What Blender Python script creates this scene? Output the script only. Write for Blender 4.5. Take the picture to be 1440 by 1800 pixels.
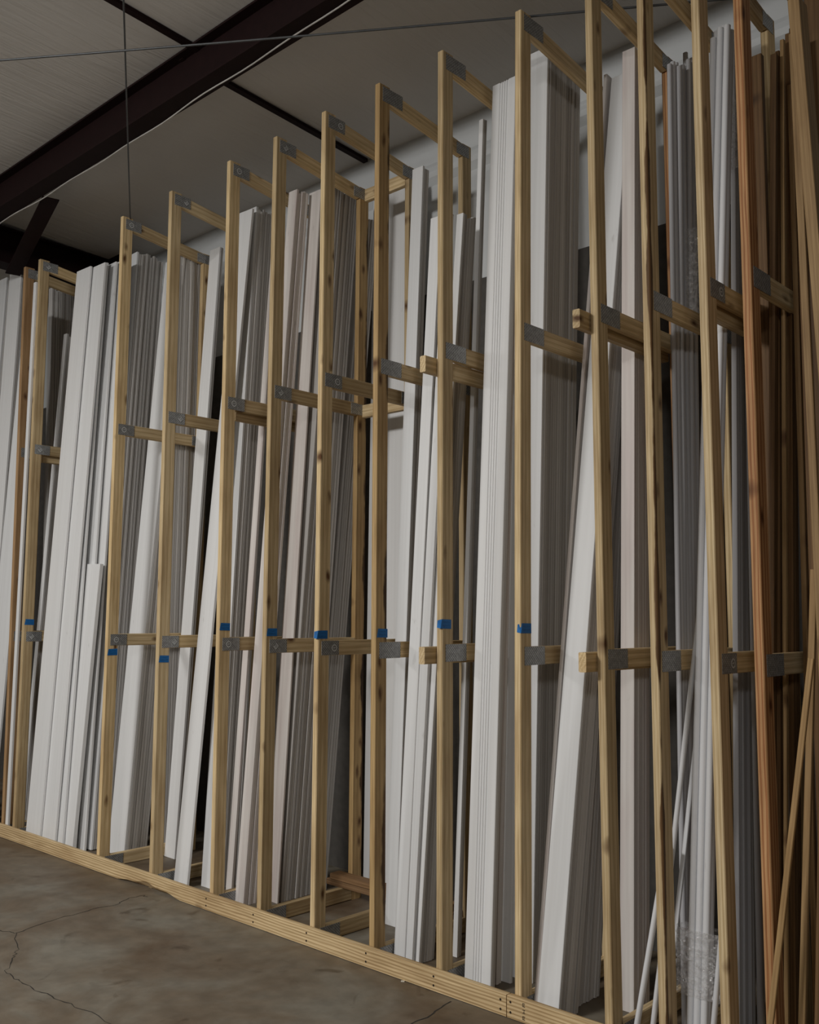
import bpy, bmesh, math, random
from mathutils import Vector, Matrix
for o in list(bpy.data.objects): bpy.data.objects.remove(o)
sc = bpy.context.scene
C = sc.collection
rnd = random.Random(11)

# ---------------------------------------------------------------- camera
cam_d = bpy.data.cameras.new('camera'); cam = bpy.data.objects.new('camera', cam_d); C.objects.link(cam)
sc.camera = cam
cam_d.sensor_fit = 'HORIZONTAL'; cam_d.sensor_width = 36.0; cam_d.lens = 36.0*1706.5/1440
cam_d.clip_start = 0.05; cam_d.clip_end = 100
def aim(loc, pitch, yaw, roll):
    fw = Vector((-math.sin(yaw)*math.cos(pitch), math.cos(yaw)*math.cos(pitch), math.sin(pitch)))
    rt = Vector((math.cos(yaw), math.sin(yaw), 0)); up = rt.cross(fw)
    r2 = rt*math.cos(roll)+up*math.sin(roll); u2 = up*math.cos(roll)-rt*math.sin(roll)
    m = Matrix((r2, u2, -fw)).transposed().to_4x4(); m.translation = Vector(loc); return m
cam.matrix_world = aim((3.5998,-3.7503,1.8270), 0.10590, 0.75141, 0.00460)

# ---------------------------------------------------------------- light and exposure
sc.view_settings.view_transform = 'Standard'; sc.view_settings.look = 'None'
sc.view_settings.gamma = 1.0; sc.view_settings.exposure = -0.47
sc.view_settings.use_curve_mapping = False
w = bpy.data.worlds.new('world'); sc.world = w; w.use_nodes = True
w.node_tree.nodes['Background'].inputs[0].default_value = (0.9,0.95,1,1)
w.node_tree.nodes['Background'].inputs[1].default_value = 0.03
def area(name, loc, target, size, power, color):
    d = bpy.data.lights.new(name, 'AREA'); d.shape = 'RECTANGLE'; d.size = size[0]; d.size_y = size[1]
    d.energy = power; d.color = color; d.spread = math.radians(170)
    o = bpy.data.objects.new(name, d); C.objects.link(o); o.location = loc
    o.rotation_euler = (Vector(target)-Vector(loc)).to_track_quat('-Z','Y').to_euler(); return o
area('high_bay_light', (-0.6,-6.6,4.6), (-0.8,-3.6,0), (1.2,0.8), 390, (1.0,0.985,0.955))
area('high_bay_light', (-5.2,-5.0,4.6), (-4.8,-3.0,0), (1.0,0.7), 125, (1.0,0.985,0.955))
area('high_bay_light', (6.5,-8.8,4.7), (4.8,-5.5,0), (1.2,0.8), 150, (1.0,0.985,0.955))

# ---------------------------------------------------------------- materials
def new_mat(name):
    m = bpy.data.materials.new(name); m.use_nodes = True
    return m, m.node_tree.nodes, m.node_tree.links, m.node_tree.nodes['Principled BSDF']
def N(ns, t, **k):
    n = ns.new(t)
    for a, v in k.items():
        if a in ('operation','blend_type','wave_type','rings_direction','data_type','feature','noise_dimensions','bands_direction'): setattr(n, a, v)
        else: n.inputs[a.replace('_',' ')].default_value = v
    return n
def ramp(ns, stops):
    r = ns.new('ShaderNodeValToRGB'); e = r.color_ramp.elements
    while len(e) < len(stops): e.new(0.5)
    for x, (p, c) in zip(e, stops): x.position = p; x.color = (*c, 1) if len(c) == 3 else c
    return r
def mixc(ns, ls, fac, a, b, mode='MIX'):
    n = ns.new('ShaderNodeMix'); n.data_type = 'RGBA'; n.blend_type = mode
    for sock, v in ((n.inputs[0], fac), (n.inputs[6], a), (n.inputs[7], b)):
        if hasattr(v, 'links') or hasattr(v, 'is_linked'): ls.new(v, sock)
        else: sock.default_value = v if not isinstance(v, tuple) else (*v, 1)
    return n.outputs[2]
def math_n(ns, ls, op, a, b):
    n = ns.new('ShaderNodeMath'); n.operation = op
    for s, v in zip(n.inputs, (a, b)):
        if hasattr(v, 'is_linked'): ls.new(v, s)
        else: s.default_value = v
    return n.outputs[0]
def local_coords(ns, ls, scale, spread=(1.7,0.9,23.0)):
    tc = ns.new('ShaderNodeTexCoord'); oi = ns.new('ShaderNodeObjectInfo')
    off = ns.new('ShaderNodeVectorMath'); off.operation = 'SCALE'; off.inputs[0].default_value = spread
    ls.new(oi.outputs['Random'], off.inputs[3])
    add = ns.new('ShaderNodeVectorMath'); add.operation = 'ADD'
    ls.new(tc.outputs['Object'], add.inputs[0]); ls.new(off.outputs[0], add.inputs[1])
    mp = ns.new('ShaderNodeVectorMath'); mp.operation = 'MULTIPLY'; mp.inputs[1].default_value = scale
    ls.new(add.outputs[0], mp.inputs[0])
    return mp.outputs[0], oi.outputs['Random'], tc.outputs['Object'], add.outputs[0]

def pine(name, light, dark, knot, ringmix=0.55, rough=0.62, knots=0.55, bark=False, var=0.25, spread=(1.7,0.9,23.0), zs=0.055):
    m, ns, ls, b = new_mat(name)
    v, r, obj, base = local_coords(ns, ls, (1,1,zs), spread)
    warp = N(ns, 'ShaderNodeTexNoise', Scale=9.0, Detail=2.0); ls.new(v, warp.inputs['Vector'])
    wv = N(ns, 'ShaderNodeTexWave', wave_type='RINGS', rings_direction='Z', Scale=20.0, Distortion=3.2, Detail=2.0, Detail_Scale=1.2)
    ls.new(v, wv.inputs['Vector'])
    fine_v = ns.new('ShaderNodeVectorMath'); fine_v.operation = 'MULTIPLY'; fine_v.inputs[1].default_value = (220,220,5)
    ls.new(base, fine_v.inputs[0])
    fine = N(ns, 'ShaderNodeTexNoise', Scale=1.0, Detail=3.0); ls.new(fine_v.outputs[0], fine.inputs['Vector'])
    rr = ramp(ns, [(0.25,(0,0,0)),(0.95,(1,1,1))]); ls.new(wv.outputs['Fac'], rr.inputs[0])
    f = math_n(ns, ls, 'MULTIPLY', rr.outputs[0], ringmix)
    c1 = mixc(ns, ls, f, light, dark)
    fr = ramp(ns, [(0.35,(0.80,0.78,0.74)),(0.65,(1.06,1.06,1.06))]); ls.new(fine.outputs['Fac'], fr.inputs[0])
    c2 = mixc(ns, ls, 1.0, c1, fr.outputs[0], 'MULTIPLY')
    # broad stain blotches
    bl_v = ns.new('ShaderNodeVectorMath'); bl_v.operation = 'MULTIPLY'; bl_v.inputs[1].default_value = (9,9,2.1); ls.new(base, bl_v.inputs[0])
    bl = N(ns, 'ShaderNodeTexNoise', Scale=1.0, Detail=4.0); ls.new(bl_v.outputs[0], bl.inputs['Vector'])
    br = ramp(ns, [(0.30,(0.72,0.66,0.60)),(0.58,(1.03,1.03,1.02))]); ls.new(bl.outputs['Fac'], br.inputs[0])
    c3 = mixc(ns, ls, 0.8, c2, br.outputs[0], 'MULTIPLY')
    # knots
    kv = ns.new('ShaderNodeVectorMath'); kv.operation = 'MULTIPLY'; kv.inputs[1].default_value = (4,11,4.6); ls.new(base, kv.inputs[0])
    wob = N(ns, 'ShaderNodeTexNoise', Scale=2.6, Detail=1.0); ls.new(kv.outputs[0], wob.inputs['Vector'])
    wm = ns.new('ShaderNodeVectorMath'); wm.operation = 'MULTIPLY_ADD'; wm.inputs[1].default_value = (0.18,0.18,0.18)
    ls.new(wob.outputs['Color'], wm.inputs[0]); ls.new(kv.outputs[0], wm.inputs[2])
    vo = N(ns, 'ShaderNodeTexVoronoi', feature='F1', Scale=1.0); ls.new(wm.outputs[0], vo.inputs['Vector'])
    sep = ns.new('ShaderNodeSeparateColor'); ls.new(vo.outputs['Color'], sep.inputs[0])
    gate = math_n(ns, ls, 'LESS_THAN', sep.outputs[0], knots)
    kr = ramp(ns, [(0.06,(1,1,1)),(0.13,(0.60,0.60,0.60)),(0.24,(0,0,0))]); ls.new(vo.outputs['Distance'], kr.inputs[0])
    kf = math_n(ns, ls, 'MULTIPLY', kr.outputs[0], gate)
    c4 = mixc(ns, ls, kf, c3, knot)
    # board to board variation
    vr = ramp(ns, [(0.0,(1-var,1-var*1.1,1-var*1.25)),(0.5,(1,1,1)),(1.0,(1.10,1.06,0.98))]); ls.new(r, vr.inputs[0])
    c5 = mixc(ns, ls, 1.0, c4, vr.outputs[0], 'MULTIPLY')
    if bark:
        sx = ns.new('ShaderNodeSeparateXYZ'); ls.new(obj, sx.inputs[0])
        bn = N(ns, 'ShaderNodeTexNoise', Scale=14.0, Detail=4.0); ls.new(v, bn.inputs['Vector'])
        bz_v = ns.new('ShaderNodeVectorMath'); bz_v.operation = 'MULTIPLY'; bz_v.inputs[1].default_value = (1,1,1.3); ls.new(base, bz_v.inputs[0])
        bz = N(ns, 'ShaderNodeTexNoise', Scale=1.6, Detail=5.0); ls.new(bz_v.outputs[0], bz.inputs['Vector'])
        if bark == 'back':   # strip along the rear edge of the broad side
            e = math_n(ns, ls, 'MULTIPLY', math_n(ns, ls, 'SUBTRACT', sx.outputs[1], 0.058), 28.0)
        else:                # strip along the front right corner
            e0 = math_n(ns, ls, 'SUBTRACT', 0.020, sx.outputs[1]); e1 = math_n(ns, ls, 'SUBTRACT', sx.outputs[0], 0.026)
            e = math_n(ns, ls, 'MULTIPLY', math_n(ns, ls, 'MINIMUM', e0, e1), 70.0)
        ee = math_n(ns, ls, 'ADD', e, math_n(ns, ls, 'MULTIPLY', math_n(ns, ls, 'SUBTRACT', bz.outputs['Fac'], 0.5), 4.5))
        er = ramp(ns, [(0.35,(0,0,0)),(0.75,(1,1,1))]); ls.new(ee, er.inputs[0])
        bc = ramp(ns, [(0.35,(0.035,0.018,0.008)),(0.7,(0.16,0.085,0.035))]); ls.new(bn.outputs['Fac'], bc.inputs[0])
        c5 = mixc(ns, ls, er.outputs[0], c5, bc.outputs[0])
    ls.new(c5, b.inputs['Base Color'])
    b.inputs['Roughness'].default_value = rough; b.inputs['Specular IOR Level'].default_value = 0.25
    bp = N(ns, 'ShaderNodeBump', Strength=0.25, Distance=0.002); ls.new(fine.outputs['Fac'], bp.inputs['Height']); ls.new(bp.outputs[0], b.inputs['Normal'])
    return m
PINE = pine('pine_wood', (0.78,0.62,0.385), (0.55,0.39,0.20), (0.12,0.055,0.022))
PINE_B = pine('pine_wood_bark_back', (0.60,0.42,0.21), (0.42,0.27,0.12), (0.12,0.055,0.022), bark='back')
PINE_F = pine('pine_wood_bark_corner', (0.78,0.62,0.385), (0.55,0.39,0.20), (0.12,0.055,0.022), bark='front')
ORANGE = pine('fir_wood_orange', (0.60,0.34,0.165), (0.34,0.13,0.045), (0.10,0.035,0.012), ringmix=0.8, knots=0.35, var=0.03, spread=(0.05,0.03,23.0), zs=0.10)
REDDISH = pine('pine_wood_reddish', (0.47,0.30,0.16), (0.34,0.19,0.085), (0.10,0.04,0.02), ringmix=0.4, var=0.05)
BROWN = pine('brown_wood', (0.20,0.115,0.053), (0.12,0.065,0.028), (0.05,0.025,0.012), ringmix=0.5, knots=0.25, var=0.3)
TAN = pine('tan_wood', (0.42,0.28,0.14), (0.30,0.19,0.09), (0.12,0.06,0.03), ringmix=0.5, knots=0.3, var=0.2)
DARKPINE = pine('dark_pine_plank', (0.25,0.15,0.08), (0.15,0.085,0.04), (0.06,0.03,0.015), ringmix=0.5, knots=0.3)

def board_mat(name, ca, cb, streak, rough=0.45, mottle=0.0, edge=None):
    m, ns, ls, b = new_mat(name)
    v, r, obj, base = local_coords(ns, ls, (60,60,0.8))
    n1 = N(ns, 'ShaderNodeTexNoise', Scale=1.0, Detail=3.0); ls.new(v, n1.inputs['Vector'])
    vr = ramp(ns, [(0,ca),(1,cb)]); ls.new(r, vr.inputs[0])
    sr = ramp(ns, [(0.35,(1-streak,1-streak*1.05,1-streak*1.1)),(0.62,(1,1,1))]); ls.new(n1.outputs['Fac'], sr.inputs[0])
    c = mixc(ns, ls, 1.0, vr.outputs[0], sr.outputs[0], 'MULTIPLY')
    # handling scuffs
    sv = ns.new('ShaderNodeVectorMath'); sv.operation = 'MULTIPLY'; sv.inputs[1].default_value = (30,30,9); ls.new(base, sv.inputs[0])
    s1 = N(ns, 'ShaderNodeTexNoise', Scale=1.0, Detail=5.0); ls.new(sv.outputs[0], s1.inputs['Vector'])
    s2 = N(ns, 'ShaderNodeTexNoise', Scale=1.3, Detail=1.0); ls.new(base, s2.inputs['Vector'])
    a1 = ramp(ns, [(0.66,(0,0,0)),(0.74,(1,1,1))]); ls.new(s1.outputs['Fac'], a1.inputs[0])
    a2 = ramp(ns, [(0.50,(0,0,0)),(0.62,(1,1,1))]); ls.new(s2.outputs['Fac'], a2.inputs[0])
    sf = math_n(ns, ls, 'MULTIPLY', math_n(ns, ls, 'MULTIPLY', a1.outputs[0], a2.outputs[0]), 0.30)
    c = mixc(ns, ls, sf, c, (0.33,0.31,0.29))
    if mottle:
        mv = ns.new('ShaderNodeVectorMath'); mv.operation = 'MULTIPLY'; mv.inputs[1].default_value = (14,14,1.5); ls.new(base, mv.inputs[0])
        mn = N(ns, 'ShaderNodeTexNoise', Scale=1.0, Detail=4.0); ls.new(mv.outputs[0], mn.inputs['Vector'])
        mr = ramp(ns, [(0.42,(1,1,1)),(0.68,(1-mottle*0.7,1-mottle,1-mottle))]); ls.new(mn.outputs['Fac'], mr.inputs[0])
        c = mixc(ns, ls, 1.0, c, mr.outputs[0], 'MULTIPLY')
    ls.new(c, b.inputs['Base Color'])
    b.inputs['Roughness'].default_value = rough; b.inputs['Specular IOR Level'].default_value = 0.3
    return m
WHITE = board_mat('white_primed_trim', (0.78,0.79,0.80), (0.84,0.84,0.84), 0.05)
EDGE = board_mat('shaded_primed_edge', (0.46,0.44,0.42), (0.70,0.68,0.66), 0.16)  # primed boards in the stacks, darkened: shade on their edges put into the colour
PINK = board_mat('pinkish_primed_trim', (0.73,0.685,0.65), (0.80,0.765,0.74), 0.10, mottle=0.16)
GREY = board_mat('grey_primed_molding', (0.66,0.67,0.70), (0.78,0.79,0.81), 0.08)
GREYD = board_mat('shaded_grey_molding', (0.46,0.46,0.48), (0.60,0.60,0.62), 0.10)  # darker copy of the grey for deep-set moldings, shade put into the colour
MATS = dict(greyd=GREYD, white=WHITE, edge=EDGE, pink=PINK, grey=GREY, brown=BROWN, tan=TAN)

def plain(name, col, rough=0.5, metal=0.0, spec=0.4):
    m, ns, ls, b = new_mat(name)
    b.inputs['Base Color'].default_value = (*col,1); b.inputs['Roughness'].default_value = rough
    b.inputs['Metallic'].default_value = metal; b.inputs['Specular IOR Level'].default_value = spec
    n = N(ns, 'ShaderNodeTexNoise', Scale=18.0, Detail=4.0); tc = ns.new('ShaderNodeTexCoord'); ls.new(tc.outputs['Object'], n.inputs['Vector'])
    rr = ramp(ns, [(0.3,tuple(c*0.82 for c in col)),(0.7,tuple(min(1,c*1.1) for c in col))]); ls.new(n.outputs['Fac'], rr.inputs[0]); ls.new(rr.outputs[0], b.inputs['Base Color'])
    return m
STEEL = plain('red_oxide_steel', (0.013,0.0045,0.0045), 0.7, 0.0, 0.15)
TAPE = plain('blue_painters_tape', (0.010,0.155,0.46), 0.6)
INK = plain('dark_ink', (0.006,0.012,0.05), 0.6)
CABLE = plain('grey_steel_cable', (0.10,0.105,0.11), 0.45, 0.6)
WHITECABLE = plain('white_cable_sheath', (0.55,0.53,0.50), 0.5)
STAMP = plain('bright_stamped_metal', (0.85,0.86,0.86), 0.35, 0.0)
NAIL = plain('dark_nail_head', (0.03,0.022,0.018), 0.5, 0.3)
CHIP = plain('pale_wood_chip', (0.75,0.70,0.6), 0.7)
CHALK = plain('white_chalk', (0.42,0.42,0.42), 0.9)
CRACKM = plain('dark_crack', (0.035,0.03,0.026), 0.9)

def plate_mat():
    m, ns, ls, b = new_mat('galvanised_nail_plate')
    tc = ns.new('ShaderNodeTexCoord'); sx = ns.new('ShaderNodeSeparateXYZ'); ls.new(tc.outputs['Object'], sx.inputs[0])
    fy = math_n(ns, ls, 'FRACT', math_n(ns, ls, 'MULTIPLY', sx.outputs[1], 118.0), 0)
    row = math_n(ns, ls, 'FLOOR', math_n(ns, ls, 'MULTIPLY', sx.outputs[1], 118.0), 0)
    sh = math_n(ns, ls, 'MULTIPLY', row, 0.5)
    fz = math_n(ns, ls, 'FRACT', math_n(ns, ls, 'ADD', math_n(ns, ls, 'MULTIPLY', sx.outputs[2], 62.0), sh), 0)
    a = math_n(ns, ls, 'LESS_THAN', math_n(ns, ls, 'ABSOLUTE', math_n(ns, ls, 'SUBTRACT', fy, 0.5), 0), 0.22)
    c = math_n(ns, ls, 'LESS_THAN', math_n(ns, ls, 'ABSOLUTE', math_n(ns, ls, 'SUBTRACT', fz, 0.5), 0), 0.36)
    slot = math_n(ns, ls, 'MULTIPLY', a, c)
    n = N(ns, 'ShaderNodeTexNoise', Scale=60.0, Detail=3.0); ls.new(tc.outputs['Object'], n.inputs['Vector'])
    r = ramp(ns, [(0.3,(0.30,0.305,0.31)),(0.7,(0.50,0.51,0.515))]); ls.new(n.outputs['Fac'], r.inputs[0])
    ls.new(mixc(ns, ls, slot, r.outputs[0], (0.07,0.065,0.055)), b.inputs['Base Color'])
    b.inputs['Metallic'].default_value = 0.3; b.inputs['Roughness'].default_value = 0.42
    return m
PLATE = plate_mat()

def floor_mat():
    m, ns, ls, b = new_mat('stained_concrete')
    tc = ns.new('ShaderNodeTexCoord')
    n1 = N(ns, 'ShaderNodeTexNoise', Scale=1.5, Detail=6.0, Roughness=0.6, Distortion=0.6); ls.new(tc.outputs['Object'], n1.inputs['Vector'])
    n2 = N(ns, 'ShaderNodeTexNoise', Scale=9.0, Detail=5.0); ls.new(tc.outputs['Object'], n2.inputs['Vector'])
    n3 = N(ns, 'ShaderNodeTexNoise', Scale=4.2, Detail=3.0, Distortion=1.2); ls.new(tc.outputs['Object'], n3.inputs['Vector'])
    r1 = ramp(ns, [(0.30,(0.125,0.085,0.052)),(0.48,(0.175,0.140,0.100)),(0.66,(0.225,0.205,0.165))]); ls.new(n1.outputs['Fac'], r1.inputs[0])
    r2 = ramp(ns, [(0.3,(0.80,0.80,0.80)),(0.7,(1.10,1.10,1.10))]); ls.new(n2.outputs['Fac'], r2.inputs[0])
    r3 = ramp(ns, [(0.63,(1,1,1)),(0.74,(0.60,0.56,0.52))]); ls.new(n3.outputs['Fac'], r3.inputs[0])
    c = mixc(ns, ls, 1.0, r1.outputs[0], r2.outputs[0], 'MULTIPLY'); c = mixc(ns, ls, 1.0, c, r3.outputs[0], 'MULTIPLY')
    ls.new(c, b.inputs['Base Color']); b.inputs['Roughness'].default_value = 0.55; b.inputs['Specular IOR Level'].default_value = 0.3
    bp = N(ns, 'ShaderNodeBump', Strength=0.15, Distance=0.004); ls.new(n2.outputs['Fac'], bp.inputs['Height']); ls.new(bp.outputs[0], b.inputs['Normal'])
    return m
def vinyl_mat(name, col, bump, scale, rot=0.0):
    m, ns, ls, b = new_mat(name)
    tc = ns.new('ShaderNodeTexCoord'); mp = ns.new('ShaderNodeMapping'); ls.new(tc.outputs['Object'], mp.inputs[0])
    mp.inputs['Rotation'].default_value = (0,0,rot); mp.inputs['Scale'].default_value = scale
    n = N(ns, 'ShaderNodeTexNoise', Scale=1.0, Detail=4.0, Distortion=0.8); ls.new(mp.outputs[0], n.inputs['Vector'])
    n2 = N(ns, 'ShaderNodeTexNoise', Scale=0.9, Detail=3.0); ls.new(tc.outputs['Object'], n2.inputs['Vector'])
    r = ramp(ns, [(0.3,tuple(c*0.9 for c in col)),(0.7,col)]); ls.new(n2.outputs['Fac'], r.inputs[0]); ls.new(r.outputs[0], b.inputs['Base Color'])
    b.inputs['Roughness'].default_value = 0.5; b.inputs['Specular IOR Level'].default_value = 0.35
    bp = N(ns, 'ShaderNodeBump', Strength=bump, Distance=0.03); ls.new(n.outputs['Fac'], bp.inputs['Height']); ls.new(bp.outputs[0], b.inputs['Normal'])
    return m
FLOORM = floor_mat()
CEILM = vinyl_mat('vinyl_insulation_ceiling', (0.70,0.68,0.655), 0.35, (24,1.5,1), math.radians(-12))
WALLM = vinyl_mat('vinyl_insulation_wall', (0.66,0.68,0.69), 0.12, (1.2,6,1))
DARKWALL = plain('dark_back_wall', (0.085,0.078,0.070), 0.8)
PAINT = plain('painted_wall', (0.42,0.41,0.39), 0.7)
def wrap_mat():
    m, ns, ls, b = new_mat('clear_stretch_wrap')
    out = ns['Material Output']; tr = ns.new('ShaderNodeBsdfTransparent'); gl = N(ns, 'ShaderNodeBsdfGlossy', Roughness=0.12)
    gl.inputs['Color'].default_value = (0.95,0.96,0.98,1)
    tc = ns.new('ShaderNodeTexCoord'); n = N(ns, 'ShaderNodeTexNoise', Scale=38.0, Detail=3.0, Distortion=1.5); ls.new(tc.outputs['Object'], n.inputs['Vector'])
    bp = N(ns, 'ShaderNodeBump', Strength=1.0, Distance=0.03); ls.new(n.outputs['Fac'], bp.inputs['Height']); ls.new(bp.outputs[0], gl.inputs['Normal'])
    df = N(ns, 'ShaderNodeBsdfDiffuse'); df.inputs['Color'].default_value = (0.8,0.8,0.82,1)
    a = ns.new('ShaderNodeMixShader'); a.inputs[0].default_value = 0.5; ls.new(gl.outputs[0], a.inputs[1]); ls.new(df.outputs[0], a.inputs[2])
    rr = ramp(ns, [(0.42,(0.14,)*3),(0.66,(0.62,)*3)]); ls.new(n.outputs['Fac'], rr.inputs[0])
    mx = ns.new('ShaderNodeMixShader'); ls.new(rr.outputs[0], mx.inputs[0]); ls.new(tr.outputs[0], mx.inputs[1]); ls.new(a.outputs[0], mx.inputs[2])
    ls.new(mx.outputs[0], out.inputs['Surface']); return m
WRAP = wrap_mat()

# ---------------------------------------------------------------- helpers
def link(name, me, mat, parent=None, mw=None):
    o = bpy.data.objects.new(name, me); C.objects.link(o)
    if mat and not me.materials: me.materials.append(mat)
    if mw is not None:
        if parent is not None: o.parent = parent; o.matrix_local = Matrix.Translation(-parent.location) @ mw
        else: o.matrix_world = mw
    elif parent is not None: o.parent = parent
    return o
def tag(o, label=None, cat=None, group=None, kind=None):
    for k, v in (('label',label),('category',cat),('group',group),('kind',kind)):
        if v: o[k] = v
    return o
def bm_mesh(name, bm, smooth=False):
    me = bpy.data.meshes.new(name); bm.normal_update(); bm.to_mesh(me); bm.free()
    if smooth:
        for p in me.polygons: p.use_smooth = True
    return me
def box_into(bm, x0,x1,y0,y1,z0,z1):
    vs = [bm.verts.new((x,y,z)) for z in (z0,z1) for x,y in ((x0,y0),(x1,y0),(x1,y1),(x0,y1))]
    for f in ((3,2,1,0),(4,5,6,7),(0,1,5,4),(1,2,6,5),(2,3,7,6),(3,0,4,7)): bm.faces.new([vs[i] for i in f])
def extrude_profile(pts, zs, offs=None, tops=None):
    """closed (x,y) outline swept along local z; offs(z) -> (dx,dy)"""
    bm = bmesh.new(); rings = []
    for i, z in enumerate(zs):
        dx, dy = offs(z) if offs else (0,0)
        rings.append([bm.verts.new((p[0]+dx, p[1]+dy, z)) for p in pts])
    n = len(pts)
    for a, b in zip(rings, rings[1:]):
        for k in range(n): bm.faces.new((a[k], a[(k+1)%n], b[(k+1)%n], b[k]))
    bm.faces.new(list(reversed(rings[0]))); bm.faces.new(rings[-1])
    return bm
def eased_rect(w, t, r):
    return [(r,0),(w-r,0),(w,r),(w,t-r),(w-r,t),(r,t),(0,t-r),(0,r)]
def lumber(name, mat, parent, p0, p1, xdir, thick, wide, seed=0, wane=0.0, ease=0.004):
    """sawn member from p0 to p1; local z along it, local x = thickness"""
    p0 = Vector(p0); p1 = Vector(p1); z = (p1-p0); L = z.length; z.normalize()
    x = Vector(xdir); x = (x - z*x.dot(z)).normalized(); y = z.cross(x)
    m = Matrix((x,y,z)).transposed().to_4x4(); m.translation = p0
    r = random.Random(seed); ph = r.uniform(0,6.28); amp = wane
    n = max(2, int(L/0.35)); zs = [L*i/n for i in range(n+1)]
    bm = extrude_profile(eased_rect(thick, wide, ease), zs, (lambda zz: (0.0, amp*math.sin(math.pi*zz/L)*math.cos(ph))) if wane else None)
    return link(name, bm_mesh(name, bm), mat, parent, m)
def tube(name, pts, rad, mat, parent=None, res=8, wob=0.0):
    bm = bmesh.new(); rings = []; pts = [Vector(p) for p in pts]
    for i, p in enumerate(pts):
        d = (pts[min(i+1,len(pts)-1)]-pts[max(i-1,0)]).normalized()
        a = d.cross(Vector((0,0,1)) if abs(d.z) < 0.9 else Vector((1,0,0))).normalized(); b = d.cross(a)
        rings.append([bm.verts.new(p + (a*math.cos(6.2832*k/res)+b*math.sin(6.2832*k/res))*rad) for k in range(res)])
    for u, v in zip(rings, rings[1:]):
        for k in range(res): bm.faces.new((u[k],u[(k+1)%res],v[(k+1)%res],v[k]))
    bm.faces.new(list(reversed(rings[0]))); bm.faces.new(rings[-1])
    bmesh.ops.recalc_face_normals(bm, faces=bm.faces[:])
    return link(name, bm_mesh(name, bm, True), mat, parent, Matrix.Identity(4))
def box_obj(name, mat, lo, hi, parent=None, bevel=0.0):
    bm = bmesh.new(); o = Vector(lo)
    box_into(bm, 0,hi[0]-lo[0],0,hi[1]-lo[1],0,hi[2]-lo[2])
    if bevel: bmesh.ops.bevel(bm, geom=bm.edges[:], offset=bevel, segments=1, affect='EDGES')
    return link(name, bm_mesh(name, bm), mat, parent, Matrix.Translation(o))

# ---------------------------------------------------------------- setting
def ceil_z(y): return 5.30 + 0.06*(1.2-y)
tag(box_obj('floor', FLOORM, (-11,-15,-0.12), (13,1.5,0)), kind='structure')
bm = bmesh.new()   # ceiling: insulation facing sagging between the purlins
nx, ny = 96, 60; X0, X1, Y0, Y1 = -11.0, 13.0, -15.0, 1.24
grid = []
for j in range(ny+1):
    y = Y1 + (Y0-Y1)*(j/ny)**1.7; row = []
    for i in range(nx+1):
        x = X0 + (X1-X0)*i/nx
        u = ((x+1.42)/1.5) % 1.0
        sag = -0.012*math.sin(math.pi*u)**0.8
        row.append(bm.verts.new((x, y, ceil_z(y)+sag)))
    grid.append(row)
for j in range(ny):
    for i in range(nx): bm.faces.new((grid[j][i],grid[j+1][i],grid[j+1][i+1],grid[j][i+1]))
bmesh.ops.recalc_face_normals(bm, faces=bm.faces[:])
ce = link('ceiling', bm_mesh('ceiling', bm, True), CEILM, None, Matrix.Identity(4)); tag(ce, kind='structure')
sol = ce.modifiers.new('thickness','SOLIDIFY'); sol.thickness = 0.08; sol.offset = 1.0 if ce.data.polygons[0].normal.z > 0 else -1.0
# back wall with the insulation folded out over the top girt
prof = [(1.26,-0.05),(1.26,4.86),(1.255,4.90),(1.215,4.945),(1.205,4.98),(1.212,5.02),(1.225,5.05),(1.218,5.2),(1.215,5.36),(1.5,5.36),(1.5,-0.05)]
bm = bmesh.new(); rings = [[bm.verts.new((x,p[0],p[1])) for p in prof] for x in (-11,13)]
for k in range(len(prof)): bm.faces.new((rings[0][k],rings[1][k],rings[1][(k+1)%len(prof)],rings[0][(k+1)%len(prof)]))
bm.faces.new(rings[0]); bm.faces.new(list(reversed(rings[1]))); bmesh.ops.recalc_face_normals(bm, faces=bm.faces[:])
tag(link('wall_back', bm_mesh('wall_back', bm), WALLM, None, Matrix.Identity(4)), kind='structure')
tag(box_obj('wall_back_lower', DARKWALL, (-11,1.235,-0.05), (13,1.259,4.1)), kind='structure')  # even dark sheet over the back wall, floor to below the top girt
tag(box_obj('wall_left', PAINT, (-11.2,-15,-0.05), (-11,1.5,6.4)), kind='structure')
tag(box_obj('wall_right', PAINT, (13,-15,-0.05), (13.2,1.5,6.4)), kind='structure')
tag(box_obj('wall_front', PAINT, (-11,-15.2,-0.05), (13,-15,6.4)), kind='structure')

def ibeam(name, p0, p1, depth, fw, tf, tw, label, cat):
    """steel I section, p0/p1 on the underside of the bottom flange"""
    p0 = Vector(p0); p1 = Vector(p1); z = (p1-p0); L = z.length; z.normalize()
    up = Vector((0,0,1)) if abs(z.z) < 0.9 else Vector((0,1,0)); up = (up - z*up.dot(z)).normalized(); x = up.cross(z)
    a, d = fw/2, depth; t = tw/2
    pts = [(-a,0),(a,0),(a,tf),(t,tf),(t,d-tf),(a,d-tf),(a,d),(-a,d),(-a,d-tf),(-t,d-tf),(-t,tf),(-a,tf)]
    bm = bmesh.new(); r = [[bm.verts.new(p + x*q[0] + up*q[1]) for q in pts] for p in (p0,p1)]
    n = len(pts)
    for k in range(n): bm.faces.new((r[0][k],r[0][(k+1)%n],r[1][(k+1)%n],r[1][k]))
    bm.faces.new(list(reversed(r[0]))); bm.faces.new(r[1]); bmesh.ops.recalc_face_normals(bm, faces=bm.faces[:])
    return tag(link(name, bm_mesh(name, bm), STEEL, None, Matrix.Identity(4)), label, cat)
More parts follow.
